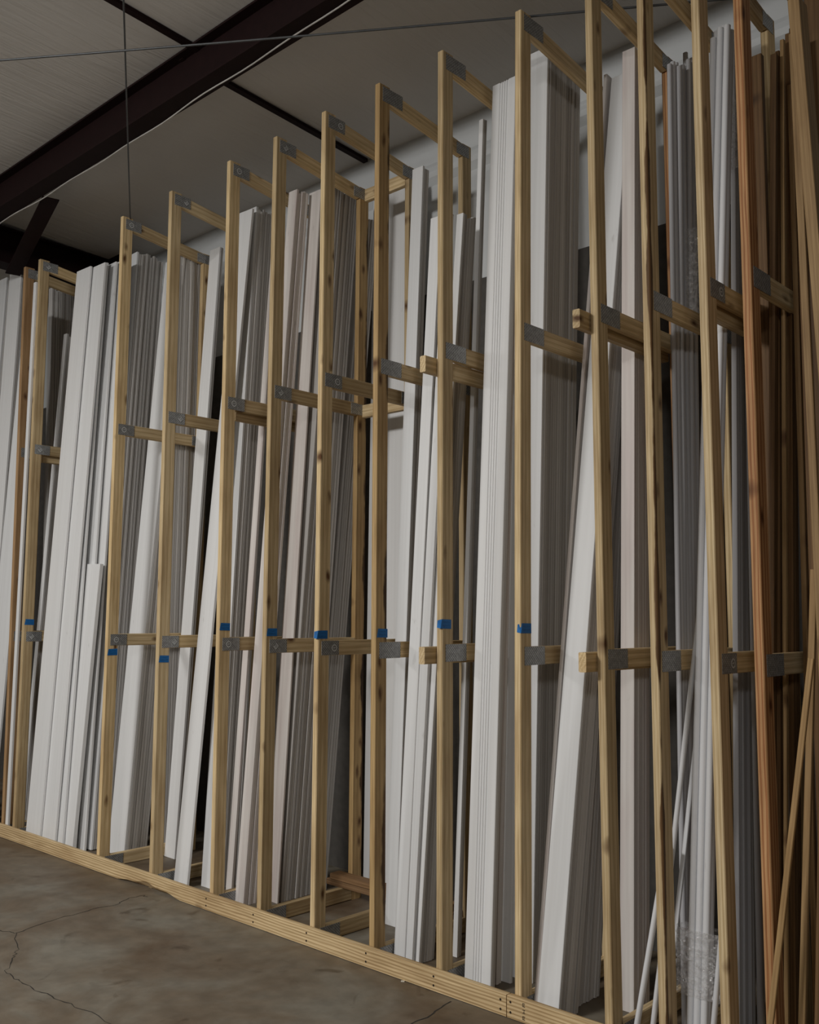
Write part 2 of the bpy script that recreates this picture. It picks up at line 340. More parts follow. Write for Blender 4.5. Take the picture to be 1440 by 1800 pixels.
ibeam('steel_beam', (-10.9,-0.43,5.1), (12.9,-0.43,5.1), 0.283, 0.14, 0.014, 0.012, 'long dark red steel I-beam running diagonally across under the ceiling', 'beam')
ibeam('eave_beam', (-5.0,-0.35,5.0), (-5.0,1.20,4.97), 0.33, 0.20, 0.014, 0.012, 'short dark steel beam in the ceiling corner above the leftmost uprights', 'beam')
ibeam('steel_column', (-4.78,0.98,0.0), (-4.78,0.98,5.34), 0.20, 0.34, 0.014, 0.012, 'dark steel column against the back wall behind the broad white boards', 'column')
tag(lumber('flange_brace', STEEL, None, (-3.55,-0.36,5.095), (-4.93,-0.02,4.90), (0,0,1), 0.012, 0.13, 3, ease=0.002), 'dark steel brace slanting from the long beam to the corner beam', 'brace')
def strip_on_ceiling(name, x, y0, y1, wd, label):
    bm = bmesh.new()
    pts = [(x-wd/2,y0),(x+wd/2,y0),(x+wd/2,y1),(x-wd/2,y1)]
    lo = [bm.verts.new((p[0],p[1],ceil_z(p[1])-0.034)) for p in pts]; hi = [bm.verts.new((p[0],p[1],ceil_z(p[1])-0.010)) for p in pts]
    bm.faces.new(lo); bm.faces.new(list(reversed(hi)))
    for k in range(4): bm.faces.new((lo[k],hi[k],hi[(k+1)%4],lo[(k+1)%4]))
    bmesh.ops.recalc_face_normals(bm, faces=bm.faces[:])
    return tag(link(name, bm_mesh(name, bm), STEEL, None, Matrix.Identity(4)), label, 'purlin')
strip_on_ceiling('purlin', -1.345, -0.40, -14.8, 0.045, 'dark purlin line on the ceiling at upper left, in front of the long beam')
strip_on_ceiling('purlin', -1.500, -0.46, 1.20, 0.045, 'dark purlin line on the ceiling between the long beam and back wall')

# cables
pa, pb = Vector((-1.62,-1.56,4.95)), Vector((0.93,0.14,4.90)); dv = (pb-pa)
tag(tube('brace_cable', [pa-dv*1.2+(dv*2.75)*i/24 - Vector((0,0,0.03*math.sin(math.pi*i/24))) for i in range(25)], 0.006, CABLE), 'twisted grey steel brace cable stretched almost level below the ceiling', 'cable')
tag(tube('hanger_wire', [Vector((-2.955,0.07,4.875)).lerp(Vector((-0.70,-1.33,5.0)), i/8) for i in range(20)]+[Vector((2.4,-3.3,5.56))], 0.005, CABLE), 'dark wire from the ceiling down to the third rack frame top', 'wire')
cp = []
for i in range(61):
    x = -6.0 + 7.6*i/60
    cp.append((x, -0.365 - 0.025*max(0,(x+2.6))  - 0.006*math.sin(i*0.9), 5.085 + 0.004*math.sin(i*0.55)))
tag(tube('electrical_cable', cp, 0.0045, WHITECABLE), 'thin pale electrical cable draped along the lower flange of the long beam', 'cable')

# floor cracks and joint
def crack(pts, wd, name='trim_crack'):
    bm = bmesh.new(); r = random.Random(len(pts)); P = []
    for a, b in zip(pts, pts[1:]):
        for k in range(6): P.append(Vector((a[0]+(b[0]-a[0])*k/6 + r.uniform(-.012,.012), a[1]+(b[1]-a[1])*k/6 + r.uniform(-.012,.012), 0.0008)))
    rows = []
    for i, p in enumerate(P):
        d = (P[min(i+1,len(P)-1)]-P[max(i-1,0)]).normalized(); s = Vector((-d.y,d.x,0)); ww = wd*r.uniform(0.4,1.2)
        rows.append((bm.verts.new(p-s*ww), bm.verts.new(p+s*ww)))
    for a, b in zip(rows, rows[1:]): bm.faces.new((a[0],b[0],b[1],a[1]))
    bmesh.ops.recalc_face_normals(bm, faces=bm.faces[:])
    if bm.faces[0].normal.z < 0: bmesh.ops.reverse_faces(bm, faces=bm.faces[:])
    return tag(link(name, bm_mesh(name, bm), CRACKM, None, Matrix.Identity(4)), kind='structure')
crack([(-2.6,-1.6),(-2.123,-1.086),(-2.0,-1.052),(-2.08,-0.795),(-2.104,-0.504),(-2.088,-0.356),(-2.154,-0.249),(-2.148,-0.136),(-2.082,-0.12)], 0.0035, 'floor_crack')
crack([(-2.0,-1.052),(-1.721,-1.166),(-1.614,-1.247),(-1.438,-1.364),(-1.227,-1.375),(-0.975,-1.354),(-0.751,-1.327),(-0.3,-1.30)], 0.003, 'floor_crack')
crack([(0.52,-0.55),(0.471,-0.231),(0.436,-0.042)], 0.004, 'floor_joint')
bm = bmesh.new(); box_into(bm, 0,0.018,0,0.009,0,0.004)
tag(link('wood_chip', bm_mesh('wood_chip', bm), CHIP, None, Matrix.Translation((0.103,-0.055,0)) @ Matrix.Rotation(0.5,4,'Z')), 'tiny pale wood chip on the concrete beside the kick board', 'wood chip')

# ---------------------------------------------------------------- rack
H, D, T, W = 4.88, 0.83, 0.039, 0.087
ZM, ZL = 3.26, 1.68
FX = {0: (-4.528, -4.607),
    1: (-4.328, -4.328),
    2: (-2.986, -2.979),
    3: (-2.293, -2.314),
    4: (-1.602, -1.614),
    5: (-1.132, -1.122),
    6: (-0.655, -0.657),
    7: (-0.184, -0.194),
    8: (0.288, 0.289),
    9: (0.770, 0.813),
    10: (1.249, 1.226),
    11: (1.505, 1.502),
    12: (1.775, 1.766),
    13: (1.957, 1.957)}      # frame: x of the post's left face at floor and at the top
LAB = {0:'reddish pine rack frame at the far left edge, leftmost upright',
 1:'second rack frame from the left, blue tape just above its low rail',
 2:'third rack frame from the left, hanger wire at its top, tape below the rail',
 3:'fourth rack frame from the left, blue tape below its low rail',
 4:'fifth rack frame from the left, two rails at mid height',
 5:'sixth rack frame from the left, its rear post tied to the next by back rails',
 6:'seventh rack frame from the left, blue tape folded around its post front',
 7:'eighth rack frame from the left, post with dark barky rear edge',
 8:'ninth rack frame from the left, doubled rails sticking out in front of the post',
 9:'tenth rack frame from the left, standing where the kick boards meet',
 10:'eleventh rack frame from the left, first post whose top leaves the picture',
 11:'twelfth rack frame from the left, post with a dark bark streak down its corner',
 12:'thirteenth rack frame from the left, pale post in front of the grey moldings',
 13:'rack frame with the orange grained post at the right'}
TAPES = {1:(0.006,1.757),2:(0.004,1.546),3:(0.002,1.520),4:(0.0,1.749),5:(0.0,1.720),6:(-0.012,1.713),7:(0.006,1.730),8:(-0.014,1.784),9:(-0.004,1.768)}

def stamp_mesh(s, kind):
    bm = bmesh.new(); seg = 20
    ro, ri = s, s*0.66
    def arc(a0, a1, n):
        pr = None
        for i in range(n+1):
            a = a0+(a1-a0)*i/n
            v = (bm.verts.new((0,ri*math.cos(a),ri*math.sin(a))), bm.verts.new((0,ro*math.cos(a),ro*math.sin(a))))
            if pr: bm.faces.new((pr[0],pr[1],v[1],v[0]))
            pr = v
    if kind == 0:
        arc(0.0, 6.2832, seg); q = s*0.34
        vs = [bm.verts.new((0,y,z)) for y,z in ((-q,-q*0.5),(q,-q*0.1),(q,q*0.6),(-q,q*0.2))]; bm.faces.new(vs)
    else:
        for k in range(2):
            e, f = (s, s*0.55)
            pts = [(0,e),(e,0),(0,-e),(-e,0)]; inn = [(0,f),(f,0),(0,-f),(-f,0)]
            sh = 0.0 if k == 0 else s*0.0
            if k == 0:
                A = [bm.verts.new((0,p[0]+sh,p[1])) for p in pts]; B = [bm.verts.new((0,p[0]+sh,p[1])) for p in inn]
                for i in range(3): bm.faces.new((A[i],A[i+1],B[i+1],B[i]))
            else:
                g = s*0.26; bm.faces.new([bm.verts.new((0,p[0]*0.28,p[1]*0.28)) for p in pts])
    bmesh.ops.solidify(bm, geom=bm.faces[:], thickness=0.0012)
    bmesh.ops.recalc_face_normals(bm, faces=bm.faces[:])
    return bm_mesh('stamped_mark', bm)
STAMPS = [stamp_mesh(0.021,0), stamp_mesh(0.022,1)]
STAMPS[0].materials.append(STAMP); STAMPS[1].materials.append(STAMP)

def nail_plate(root, x, y, z, ly, lz, mark=None):
    """galvanised plate pressed on the right face; centre at y,z"""
    bm = bmesh.new(); box_into(bm, 0,0.0022,-ly/2,ly/2,-lz/2,lz/2)
    p = link('nail_plate', bm_mesh('nail_plate', bm), PLATE, root, Matrix.Translation((x,y,z)))
    if mark is not None:
        s = bpy.data.objects.new('stamped_mark', STAMPS[mark[0]]); C.objects.link(s); s.parent = p; s.location = (0.0036, mark[1], 0.0)
        s['label'] = 'bright round maker stamp' if mark[0] == 0 else 'bright diamond maker stamp'
    return p
def tape(root, x, y, z, seed, fold):
    r = random.Random(seed); L, h, t = 0.082, 0.047, 0.0008
    bm = bmesh.new(); sk = r.uniform(-0.012,0.004)
    vs = [(0,0,0),(0,L,0.0+sk*0.3),(0,L,h+sk*0.3),(0,0.010,h)]
    f = bm.faces.new([bm.verts.new((t,v[1],v[2]-h/2)) for v in vs])
    if fold:   # end of the tape turned around the post front
        a = [bm.verts.new(v) for v in ((t,0.0,-h/2),(t,0.010,h/2),(-0.016,-0.004,h/2-0.006),(-0.020,-0.004,-h/2+0.004))]; bm.faces.new(a)
    bmesh.ops.remove_doubles(bm, verts=bm.verts[:], dist=1e-5)
    bmesh.ops.solidify(bm, geom=bm.faces[:], thickness=-0.0008); bmesh.ops.recalc_face_normals(bm, faces=bm.faces[:])
    tp = link('tape_label', bm_mesh('tape_label', bm), TAPE, root, Matrix.Translation((x+0.0006,y,z))); tp['label'] = 'blue painter tape label'
    bm = bmesh.new()           # illegible pen strokes in two rows
    for row in (0.008,-0.010):
        yy = 0.016
        while yy < 0.068:
            wd = r.uniform(0.003,0.008); z0 = row+r.uniform(-.003,.003); z1 = row+r.uniform(-.005,.005)
            q = [bm.verts.new((0.0026,a,b)) for a,b in ((yy,z0),(yy+wd,z1),(yy+wd,z1+0.0016),(yy,z0+0.0016))]; bm.faces.new(q); yy += wd+r.choice((0.0005,0.001,0.005))
    bmesh.ops.recalc_face_normals(bm, faces=bm.faces[:])
    hw = bpy.data.objects.new('handwriting', bm_mesh('handwriting', bm)); hw.data.materials.append(INK); C.objects.link(hw); hw.parent = tp; hw.location = (0,0,0)

for i in sorted(FX):
    xb, xt = FX[i]
    root = bpy.data.objects.new('rack_frame', None); C.objects.link(root); root.location = (xb,0,0); root.empty_display_size = 0.2
    tag(root, LAB[i], 'rack frame', 'upright frames of the lumber rack')
    X = lambda z: xb+(xt-xb)*z/H
    fm = {13:ORANGE, 0:REDDISH, 7:PINE_B, 11:PINE_F}.get(i, PINE)
    bmt = ORANGE if i in (10,) else PINE_B if i == 5 else PINE
    hb = H-0.09                                   # the top rail drops a little to the back
    lumber('front_post', fm, root, (X(0),0,0.0), (X(H),0,H), (1,0,0), T, W, i, 0.004)
    lumber('back_post', bmt, root, (X(0),D-W,0.0), (X(hb),D-W,hb), (1,0,0), T, W, i+40, 0.003)
    def rail(name, z, zb, y0=W+0.001, y1=D-W-0.001, dx=0.0, mat=PINE, k=0):
        return lumber(name, mat, root, (X(z)+dx,y0,z), (X(zb)+dx,y1,zb), (1,0,0), T, W, i*7+k)
    rail('top_rail', H-0.012, hb+0.0, k=1)
    rail('middle_rail', ZM, ZM, k=2); rail('lower_rail', ZL, ZL, k=3); rail('base_rail', 0.089, 0.089, k=4)
    if i in (1,4,12): rail('doubled_rail', ZM-0.055, ZM-0.055, y0=W+0.04, dx=-T-0.004, k=5)
    if i in (8,10):
        rail('doubled_rail', ZM-(0.085 if i == 8 else 0.04), ZM-(0.085 if i == 8 else 0.04), y0=-0.085, dx=-T-0.004, k=5)
        rail('doubled_rail', ZL-0.012, ZL-0.012, y0=-0.085, dx=-T-0.004, k=6)
    big = i in (7,8,9,10,11,13)
    pl = 0.165 if big else 0.135
    mk = None if i in (7,8,9,10,11,13) else (i % 2, -0.02 if i % 3 else 0.03)
    for z, top in ((H-0.055,1),(ZM-0.044,0),(ZL-0.044,0)):
        nail_plate(root, X(z)+T, 0.026+pl/2, z, pl, 0.082 if not big else 0.088, mk)
    nail_plate(root, X(0.05)+T, 0.045+0.075, 0.048, 0.15, 0.07)
    nail_plate(root, X(hb)+T, D-0.085, hb-0.045, 0.12, 0.075, None)
    nail_plate(root, X(ZM)+T, D-0.085, ZM-0.044, 0.12, 0.075, None)
    if i in TAPES: tape(root, X(TAPES[i][1])+T, TAPES[i][0], TAPES[i][1], i, i in (6,8,9))

def kick(name, x0, x1, label, wane):
    """front kick board lying on edge along the rack; wane = stretch with a rough lower edge"""
    bm = bmesh.new(); n = int((x1-x0)/0.04); rings = []
    r = random.Random(5); hh = 0.100
    for i in range(n+1):
        x = (x1-x0)*i/n; lift = 0.0
        if wane:
            u = (x+x0-wane[0])/(wane[1]-wane[0])
            if 0 < u < 1: lift = 0.045*math.sin(math.pi*u)**1.2 * (0.8+0.2*math.sin(u*17))
        rings.append([bm.verts.new(p) for p in ((x,0,0.004+lift),(x,0.030,0.0+lift*0.2),(x,0.038,0.004),(x,0.038,hh-0.004),(x,0.034,hh),(x,0.004,hh),(x,0,hh-0.004))])
    for a, b in zip(rings, rings[1:]):
        for k in range(7): bm.faces.new((a[k],b[k],b[(k+1)%7],a[(k+1)%7]))
    bm.faces.new(rings[0]); bm.faces.new(list(reversed(rings[-1]))); bmesh.ops.recalc_face_normals(bm, faces=bm.faces[:])
    # local z along the board for the grain
    for v in bm.verts: v.co = Vector((v.co.z, v.co.y, v.co.x))
    bmesh.ops.reverse_faces(bm, faces=bm.faces[:])
    m = Matrix(((0,0,1,x0),(0,1,0,-0.0395),(1,0,0,0),(0,0,0,1)))
    o = link(name, bm_mesh(name, bm), KICKM, None, m); tag(o, label, 'kick board'); return o
KICKM = pine('kick_board_pine', (0.74,0.58,0.36), (0.42,0.29,0.15), (0.10,0.05,0.022), ringmix=0.85, knots=0.35, var=0.06, spread=(0.06,0.05,23.0), zs=0.10)
def nails(root, spots):
    for x, z in spots:
        bm = bmesh.new(); bmesh.ops.create_cone(bm, cap_ends=True, segments=10, radius1=0.0055, radius2=0.0055, depth=0.002)
        o = link('nail_head', bm_mesh('nail_head', bm), NAIL, None, None); o.parent = root
        o.matrix_local = Matrix(((0,0,1,z),(0,1,0,-0.0004),(1,0,0,x),(0,0,0,1))) @ Matrix.Rotation(math.pi/2,4,'X')
k1 = kick('kick_board', -6.6, 0.752, 'long pine kick board on edge along the rack foot, left of the joint', (-2.62,-1.86))
nails(k1, [(fx+6.6+0.02, z) for fx in (-1.60,-1.13,-0.655,-0.184,0.288,0.70) for z in (0.03,0.072)])
k2 = kick('kick_board', 0.757, 5.2, 'second pine kick board with printed marks and knot, right of the joint', None)
nails(k2, [(0.02,0.03),(0.02,0.075),(0.51,0.03),(0.51,0.072)])
# grade stamp characters on the second kick board
bm = bmesh.new()
for k in range(3):
    z0 = 0.016+0.028*k; y0 = 0.088
    for a in ((0,0,0.014,0.003),(0,0.013,0.014,0.003),(0,0,0.003,0.016),(0.006,0.005,0.004,0.005)):
        if k == 1 and a[2] == 0.003: continue
        box_into(bm, z0+a[1], z0+a[1]+a[3], -0.0006, 0.0006, y0+a[0], y0+a[0]+a[2])
bmesh.ops.recalc_face_normals(bm, faces=bm.faces[:])
gs = link('grade_stamp', bm_mesh('grade_stamp', bm), NAIL); gs.parent = k2; gs['label'] = 'small black printed grade stamp'

def rail_x(name, p0, p1, label, mat=PINE):
    return tag(lumber(name, mat, None, p0, p1, (0,1,0), T, W, 9), label, 'rail')
rail_x('back_rail', (FX[5][1]+T, D-0.042, 4.70), (FX[6][1]-0.001, D-0.042, 4.70), 'upper rail between the rear posts of the sixth and seventh frames')
rail_x('back_rail', (FX[5][0]+T+0.002, D-0.042, 3.165), (FX[6][0]-0.001, D-0.042, 3.165), 'mid-height rail between the rear posts of the sixth and seventh frames')
rail_x('back_rail', (FX[13][1]+T+0.001, D-0.042, 4.64), (3.4, D-0.042, 4.64), 'dark rail along the back at the top right corner', DARKPINE)
for k, (y, z, a, b) in enumerate(((0.655,0.090,-1.24,-0.16),(0.650,0.129,-1.20,-0.18))):
    tag(lumber('loose_plank', DARKPINE, None, (a,y+W,z), (b,y+W,z), (0,0,1), 0.038, W, 30+k), ('lower' if k == 0 else 'upper')+' dark plank lying across the base rails behind the seventh upright', 'plank')

# ---------------------------------------------------------------- boards
FLUTE = lambda w, t: [(0.003,0),(w*0.30,0)] + [q for k in range(4) for q in ((w*(0.32+0.10*k),0),(w*(0.34+0.10*k),0.006),(w*(0.37+0.10*k),0.006),(w*(0.39+0.10*k),0))] + [(w*0.74,0),(w-0.003,0),(w,0.003),(w,t),(0,t),(0,0.003)]
def ROUND(w, t):
    n = 7; return [(w/2-w/2*math.cos(math.pi*k/n), t*0.72*(1-math.sin(math.pi*k/n))) for k in range(n+1)] + [(w,t),(0,t)]
ORD = ['first','second','third','fourth','fifth','sixth','seventh','eighth','ninth','tenth','eleventh','twelfth','thirteenth','fourteenth','fifteenth']
CAT = dict(white_panel='panel', primed_board='board', fluted_casing='board', molding_strip='molding', rounded_molding='molding', molding_offcut='molding', wood_board='board', wood_strip='wood strip', wood_stud='stud')
# name, x at floor, x at top, width, length, y at floor, y at 4.8 m, bow, count, thickness, material, section, label, label of the ones behind, group
BOARDS = [
    ('primed_board', -5.517,-5.436,0.250,5.079, 0.140,0.240,0.000, 2,0.020, 'white','flat', 'wide white board partly hidden behind the reddish upright at the far left edge',
     '{n} board back behind the wide white board at the reddish far left upright','boards left of the reddish upright'),
    ('primed_board', -5.920,-5.794,0.250,5.090, 0.160,0.260,0.000, 3,0.020, 'white','flat', 'white board cut by the left picture edge, left of the reddish upright',
     '{n} board back behind the white board cut by the left picture edge','boards at the left picture edge'),
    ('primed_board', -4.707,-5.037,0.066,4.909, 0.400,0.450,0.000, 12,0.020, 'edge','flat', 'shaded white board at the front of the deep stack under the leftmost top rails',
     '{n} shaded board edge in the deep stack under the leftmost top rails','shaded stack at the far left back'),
    ('primed_board', -4.838,-4.513,0.060,4.339, 0.300,0.360,0.000, 2,0.020, 'white','flat', 'shorter white board standing left of the leftmost broad board, top below the rails',
     '{n} board back behind the shorter white board left of the broad fan','shorter boards left of the broad fan'),
    ('primed_board', -5.213,-4.882,0.320,4.615, 0.080,0.160,0.000, 1,0.020, 'white','flat', 'white board face showing low down left of the reddish far left upright',
     '',''),
    ('primed_board', -4.455,-4.358,0.045,4.676, -0.000,-0.020,0.000, 1,0.020, 'white','flat', 'narrow white strip standing in the slim gap between the two leftmost uprights',
     '',''),
    ('primed_board', -4.185,-4.078,0.235,4.771, 0.045,0.230,0.000, 1,0.020, 'white','flat', 'leftmost of the broad white boards between second and third uprights',
     '{n} board back behind the leftmost broad white board past the second upright','boards behind the leftmost broad board'),
    ('primed_board', -3.994,-3.908,0.250,4.765, 0.067,0.260,0.000, 1,0.020, 'white','flat', 'widest white board, second of the broad fan past the second upright',
     '',''),
    ('primed_board', -3.803,-3.872,0.215,4.797, 0.155,0.360,0.000, 1,0.020, 'white','flat', 'tall broad white board behind the short cut-off board, third in the fan',
     '',''),
    ('primed_board', -3.881,-3.935,0.215,4.791, 0.092,0.310,0.000, 1,0.020, 'white','flat', 'white board behind the widest broad one, left of the third upright',
     '',''),
    ('primed_board', -3.756,-3.702,0.207,2.225, 0.115,0.360,0.000, 1,0.032, 'white','flat', 'short cut-off white board ending below the rails before the broad fan',
     '',''),
    ('primed_board', -3.714,-3.775,0.210,4.814, 0.190,0.400,0.000, 1,0.020, 'white','flat', 'white board just right of the short cut-off board, fourth in the fan',
     '',''),
    ('primed_board', -3.695,-3.858,0.215,4.937, 0.235,0.540,0.000, 12,0.020, 'white','flat', 'white board passing behind the third upright, front of a deep stack',
     '{n} board edge back in the stack just right of the third upright top','stack behind the third upright'),
    ('primed_board', -3.345,-3.240,0.231,4.743, 0.300,0.580,0.000, 9,0.020, 'white','flat', 'white board leaning right between third and fourth uprights, front of its stack',
     '{n} board edge back in the leaning stack between third and fourth uprights','leaning stack between third and fourth uprights'),
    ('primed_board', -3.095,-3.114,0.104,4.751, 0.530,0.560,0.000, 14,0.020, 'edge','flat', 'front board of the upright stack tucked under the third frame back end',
     '{n} edge back in the upright stack under the third frame back end','upright stack at the third frame back end'),
    ('primed_board', -2.939,-2.905,0.137,4.818, 0.540,0.780,0.000, 2,0.020, 'white','flat', 'single white board leaning at the back between fourth and fifth upright tops',
     '{n} board back behind the lone white board between fourth and fifth uprights','boards behind the lone leaning board'),
    ('primed_board', -2.223,-2.025,0.155,4.771, 0.150,0.420,0.000, 1,0.020, 'white','flat', 'white board leaning far right, its foot at the kick board left of fifth upright',
     '{n} board back behind the far-leaning white board left of the fifth upright','far-leaning boards by the fifth upright'),
    ('primed_board', -2.062,-2.060,0.155,4.810, 0.260,0.480,0.000, 9,0.020, 'white','flat', 'white board with its foot just left of the fifth upright, front of dark-edged stack',
     '{n} dark board edge back in the stack right of the fifth upright','dark-edged stack at the fifth upright'),
    ('primed_board', -1.568,-1.447,0.088,4.753, 0.170,0.410,0.000, 5,0.020, 'pink','flat', 'pinkish stained front board of the stack standing just left of the sixth upright foot',
     '{n} pinkish board edge back in the stack crossing behind the sixth upright','pinkish stack at the sixth upright'),
    ('primed_board', -1.852,-1.668,0.060,4.791, 0.310,0.460,0.000, 1,0.020, 'pink','flat', 'shorter pinkish board with worn foot just right of the fifth upright foot',
     '',''),
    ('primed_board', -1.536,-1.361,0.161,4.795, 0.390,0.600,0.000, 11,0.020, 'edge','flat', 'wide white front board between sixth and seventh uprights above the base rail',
     '{n} shaded board edge back in the deep stack behind the seventh upright','deep stack behind the seventh upright'),
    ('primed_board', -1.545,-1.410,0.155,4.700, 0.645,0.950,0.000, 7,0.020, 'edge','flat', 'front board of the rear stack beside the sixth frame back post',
     '{n} shaded edge back in the rear stack beside the sixth frame back post','rear stack at the sixth frame back post'),
    ('primed_board', -1.491,-1.388,0.121,4.768, 0.355,0.545,0.000, 1,0.015, 'pink','flat', 'pinkish board left of the dark joint between sixth and seventh uprights',
     '',''),
    ('primed_board', -0.596,-0.563,0.094,4.739, 0.540,0.720,0.000, 3,0.020, 'white','flat', 'white board standing at the back just right of the eighth upright',
     '{n} board back behind the white board just right of the eighth upright','boards at the back right of the eighth upright'),
    ('primed_board', -0.137,-0.086,0.079,4.162, 0.140,0.400,0.000, 1,0.020, 'white','flat', 'left front board of the shorter stack with its foot left of the ninth upright',
     '',''),
    ('primed_board', -0.073,0.021,0.060,4.146, 0.150,0.400,0.000, 1,0.020, 'white','flat', 'middle front board of the shorter stack with its foot left of the ninth upright',
     '',''),
    ('primed_board', -0.039,0.088,0.049,4.148, 0.178,0.435,0.000, 6,0.020, 'white','flat', 'right front board of the shorter stack, seen right of the ninth upright up high',
     '{n} dark edge back in the shorter stack right of the ninth upright','shorter stack right half'),
    ('primed_board', 0.053,0.044,0.032,4.844, 0.400,0.660,0.000, 2,0.020, 'white','flat', 'narrow tall white strip left of the fluted casing',
     '{n} narrow strip back behind the narrow tall white strip by the fluted casing','narrow strips by the fluted casing'),
    ('fluted_casing', 0.368,0.370,0.165,4.819, 0.120,0.380,0.000, 2,0.020, 'white','flute', 'tall white casing with flutes down its middle, left of the tenth upright',
     '{n} casing back behind the tall white fluted casing','fluted casings'),
    ('primed_board', 0.450,0.443,0.029,4.651, 0.240,0.460,0.000, 2,0.020, 'pink','flat', 'slim pinkish board between the fluted casing and the plain board by the tenth upright',
     '{n} slim pinkish board back beside the fluted casing','slim pinkish boards'),
    ('primed_board', 0.443,0.421,0.075,4.684, 0.300,0.520,0.000, 1,0.020, 'white','flat', 'plain white board with rounded foot just left of the tenth upright',
     '',''),
    ('primed_board', 0.441,0.523,0.156,4.973, 0.380,0.480,0.000, 15,0.020, 'white','flat', 'bright white front board of the deep stack just right of the tenth upright',
     '{n} dark board edge back in the deep stack right of the tenth upright','deep stack right of the tenth upright'),
    ('primed_board', 0.813,0.928,0.021,4.800, 0.085,0.660,0.000, 1,0.120, 'pink','flat', 'dull pinkish board turned edge-on, leaning left of the long white one by eleventh upright',
     '',''),
    ('primed_board', 0.847,0.966,0.119,4.789, 0.060,0.680,0.000, 8,0.020, 'white','flat', 'long white board leaning right behind the eleventh upright, foot against the kick board',
     '{n} board edge back in the front part of the fan behind the eleventh upright','front part of the fan at the eleventh upright'),
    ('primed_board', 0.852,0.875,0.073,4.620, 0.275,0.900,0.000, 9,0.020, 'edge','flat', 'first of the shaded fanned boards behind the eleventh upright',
     '{n} shaded board edge back in the rear part of the fan at the eleventh upright','rear part of the fan at the eleventh upright'),
    ('primed_board', 1.079,1.112,0.075,4.785, 0.400,0.540,0.000, 7,0.020, 'pink','flat', 'pinkish beige knotty primed board between eleventh and twelfth uprights',
     '{n} board edge back behind the pinkish beige knotty board','stack behind the pinkish beige board'),
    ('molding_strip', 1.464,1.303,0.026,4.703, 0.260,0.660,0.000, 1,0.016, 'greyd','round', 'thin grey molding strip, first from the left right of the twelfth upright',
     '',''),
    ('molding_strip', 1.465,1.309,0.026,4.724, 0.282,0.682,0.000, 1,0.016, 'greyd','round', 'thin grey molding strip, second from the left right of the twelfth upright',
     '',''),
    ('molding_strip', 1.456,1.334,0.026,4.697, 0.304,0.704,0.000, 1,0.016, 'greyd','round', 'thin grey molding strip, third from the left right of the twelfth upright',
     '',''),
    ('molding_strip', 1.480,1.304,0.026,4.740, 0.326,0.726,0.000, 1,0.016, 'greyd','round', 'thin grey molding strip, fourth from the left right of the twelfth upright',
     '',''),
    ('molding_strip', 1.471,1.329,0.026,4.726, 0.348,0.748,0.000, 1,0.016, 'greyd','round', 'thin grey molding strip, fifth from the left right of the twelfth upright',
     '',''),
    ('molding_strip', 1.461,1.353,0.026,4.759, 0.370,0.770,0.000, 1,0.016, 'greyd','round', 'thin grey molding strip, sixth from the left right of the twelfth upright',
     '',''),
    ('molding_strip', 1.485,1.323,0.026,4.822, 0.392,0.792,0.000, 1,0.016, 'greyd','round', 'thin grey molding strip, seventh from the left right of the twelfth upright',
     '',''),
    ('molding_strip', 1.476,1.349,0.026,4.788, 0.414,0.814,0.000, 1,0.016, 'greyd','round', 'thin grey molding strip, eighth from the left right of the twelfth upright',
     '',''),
    ('rounded_molding', 1.561,1.650,0.030,4.589, 0.100,0.440,0.000, 1,0.020, 'grey','round', 'rounded grey molding, first from the left in the bundle crossing the thirteenth upright',
     '',''),
    ('rounded_molding', 1.566,1.656,0.030,4.633, 0.122,0.462,0.000, 1,0.020, 'grey','round', 'rounded grey molding, second from the left in the bundle crossing the thirteenth upright',
     '',''),
    ('rounded_molding', 1.592,1.684,0.030,4.628, 0.100,0.440,0.000, 1,0.020, 'grey','round', 'rounded grey molding, third from the left in the bundle crossing the thirteenth upright',
     '',''),
    ('rounded_molding', 1.597,1.691,0.030,4.644, 0.122,0.462,0.000, 1,0.020, 'grey','round', 'rounded grey molding, fourth from the left in the bundle crossing the thirteenth upright',
     '',''),
    ('rounded_molding', 1.623,1.719,0.030,4.627, 0.100,0.440,0.000, 1,0.020, 'grey','round', 'rounded grey molding, fifth from the left in the bundle crossing the thirteenth upright',
     '',''),
    ('rounded_molding', 1.628,1.725,0.030,4.608, 0.122,0.462,0.000, 1,0.020, 'grey','round', 'rounded grey molding, sixth from the left in the bundle crossing the thirteenth upright',
     '',''),
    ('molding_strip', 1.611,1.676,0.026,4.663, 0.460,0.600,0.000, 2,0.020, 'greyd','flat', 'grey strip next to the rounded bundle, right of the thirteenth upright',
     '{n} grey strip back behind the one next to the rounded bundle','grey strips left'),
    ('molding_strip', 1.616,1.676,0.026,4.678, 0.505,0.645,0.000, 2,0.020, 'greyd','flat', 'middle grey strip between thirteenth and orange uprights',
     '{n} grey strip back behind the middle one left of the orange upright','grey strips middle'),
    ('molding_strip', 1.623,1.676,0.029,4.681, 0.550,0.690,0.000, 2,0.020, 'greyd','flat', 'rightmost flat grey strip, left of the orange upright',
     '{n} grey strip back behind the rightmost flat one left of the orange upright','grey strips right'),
    ('rounded_molding', 1.719,1.716,0.030,4.296, 0.440,0.600,0.000, 1,0.025, 'greyd','round', 'single rounded grey molding leaning against the orange upright',
     '',''),
    ('molding_offcut', 1.333,1.482,0.024,0.869, 0.050,0.400,0.000, 1,0.018, 'grey','round', 'short round grey rod leaning left at the bottom, left of the twelfth upright foot',
     '',''),
    ('molding_strip', 1.389,1.609,0.022,2.036, 0.100,0.500,0.000, 1,0.016, 'grey','round', 'half-length grey rod leaning behind the twelfth upright, second from its left foot',
     '',''),
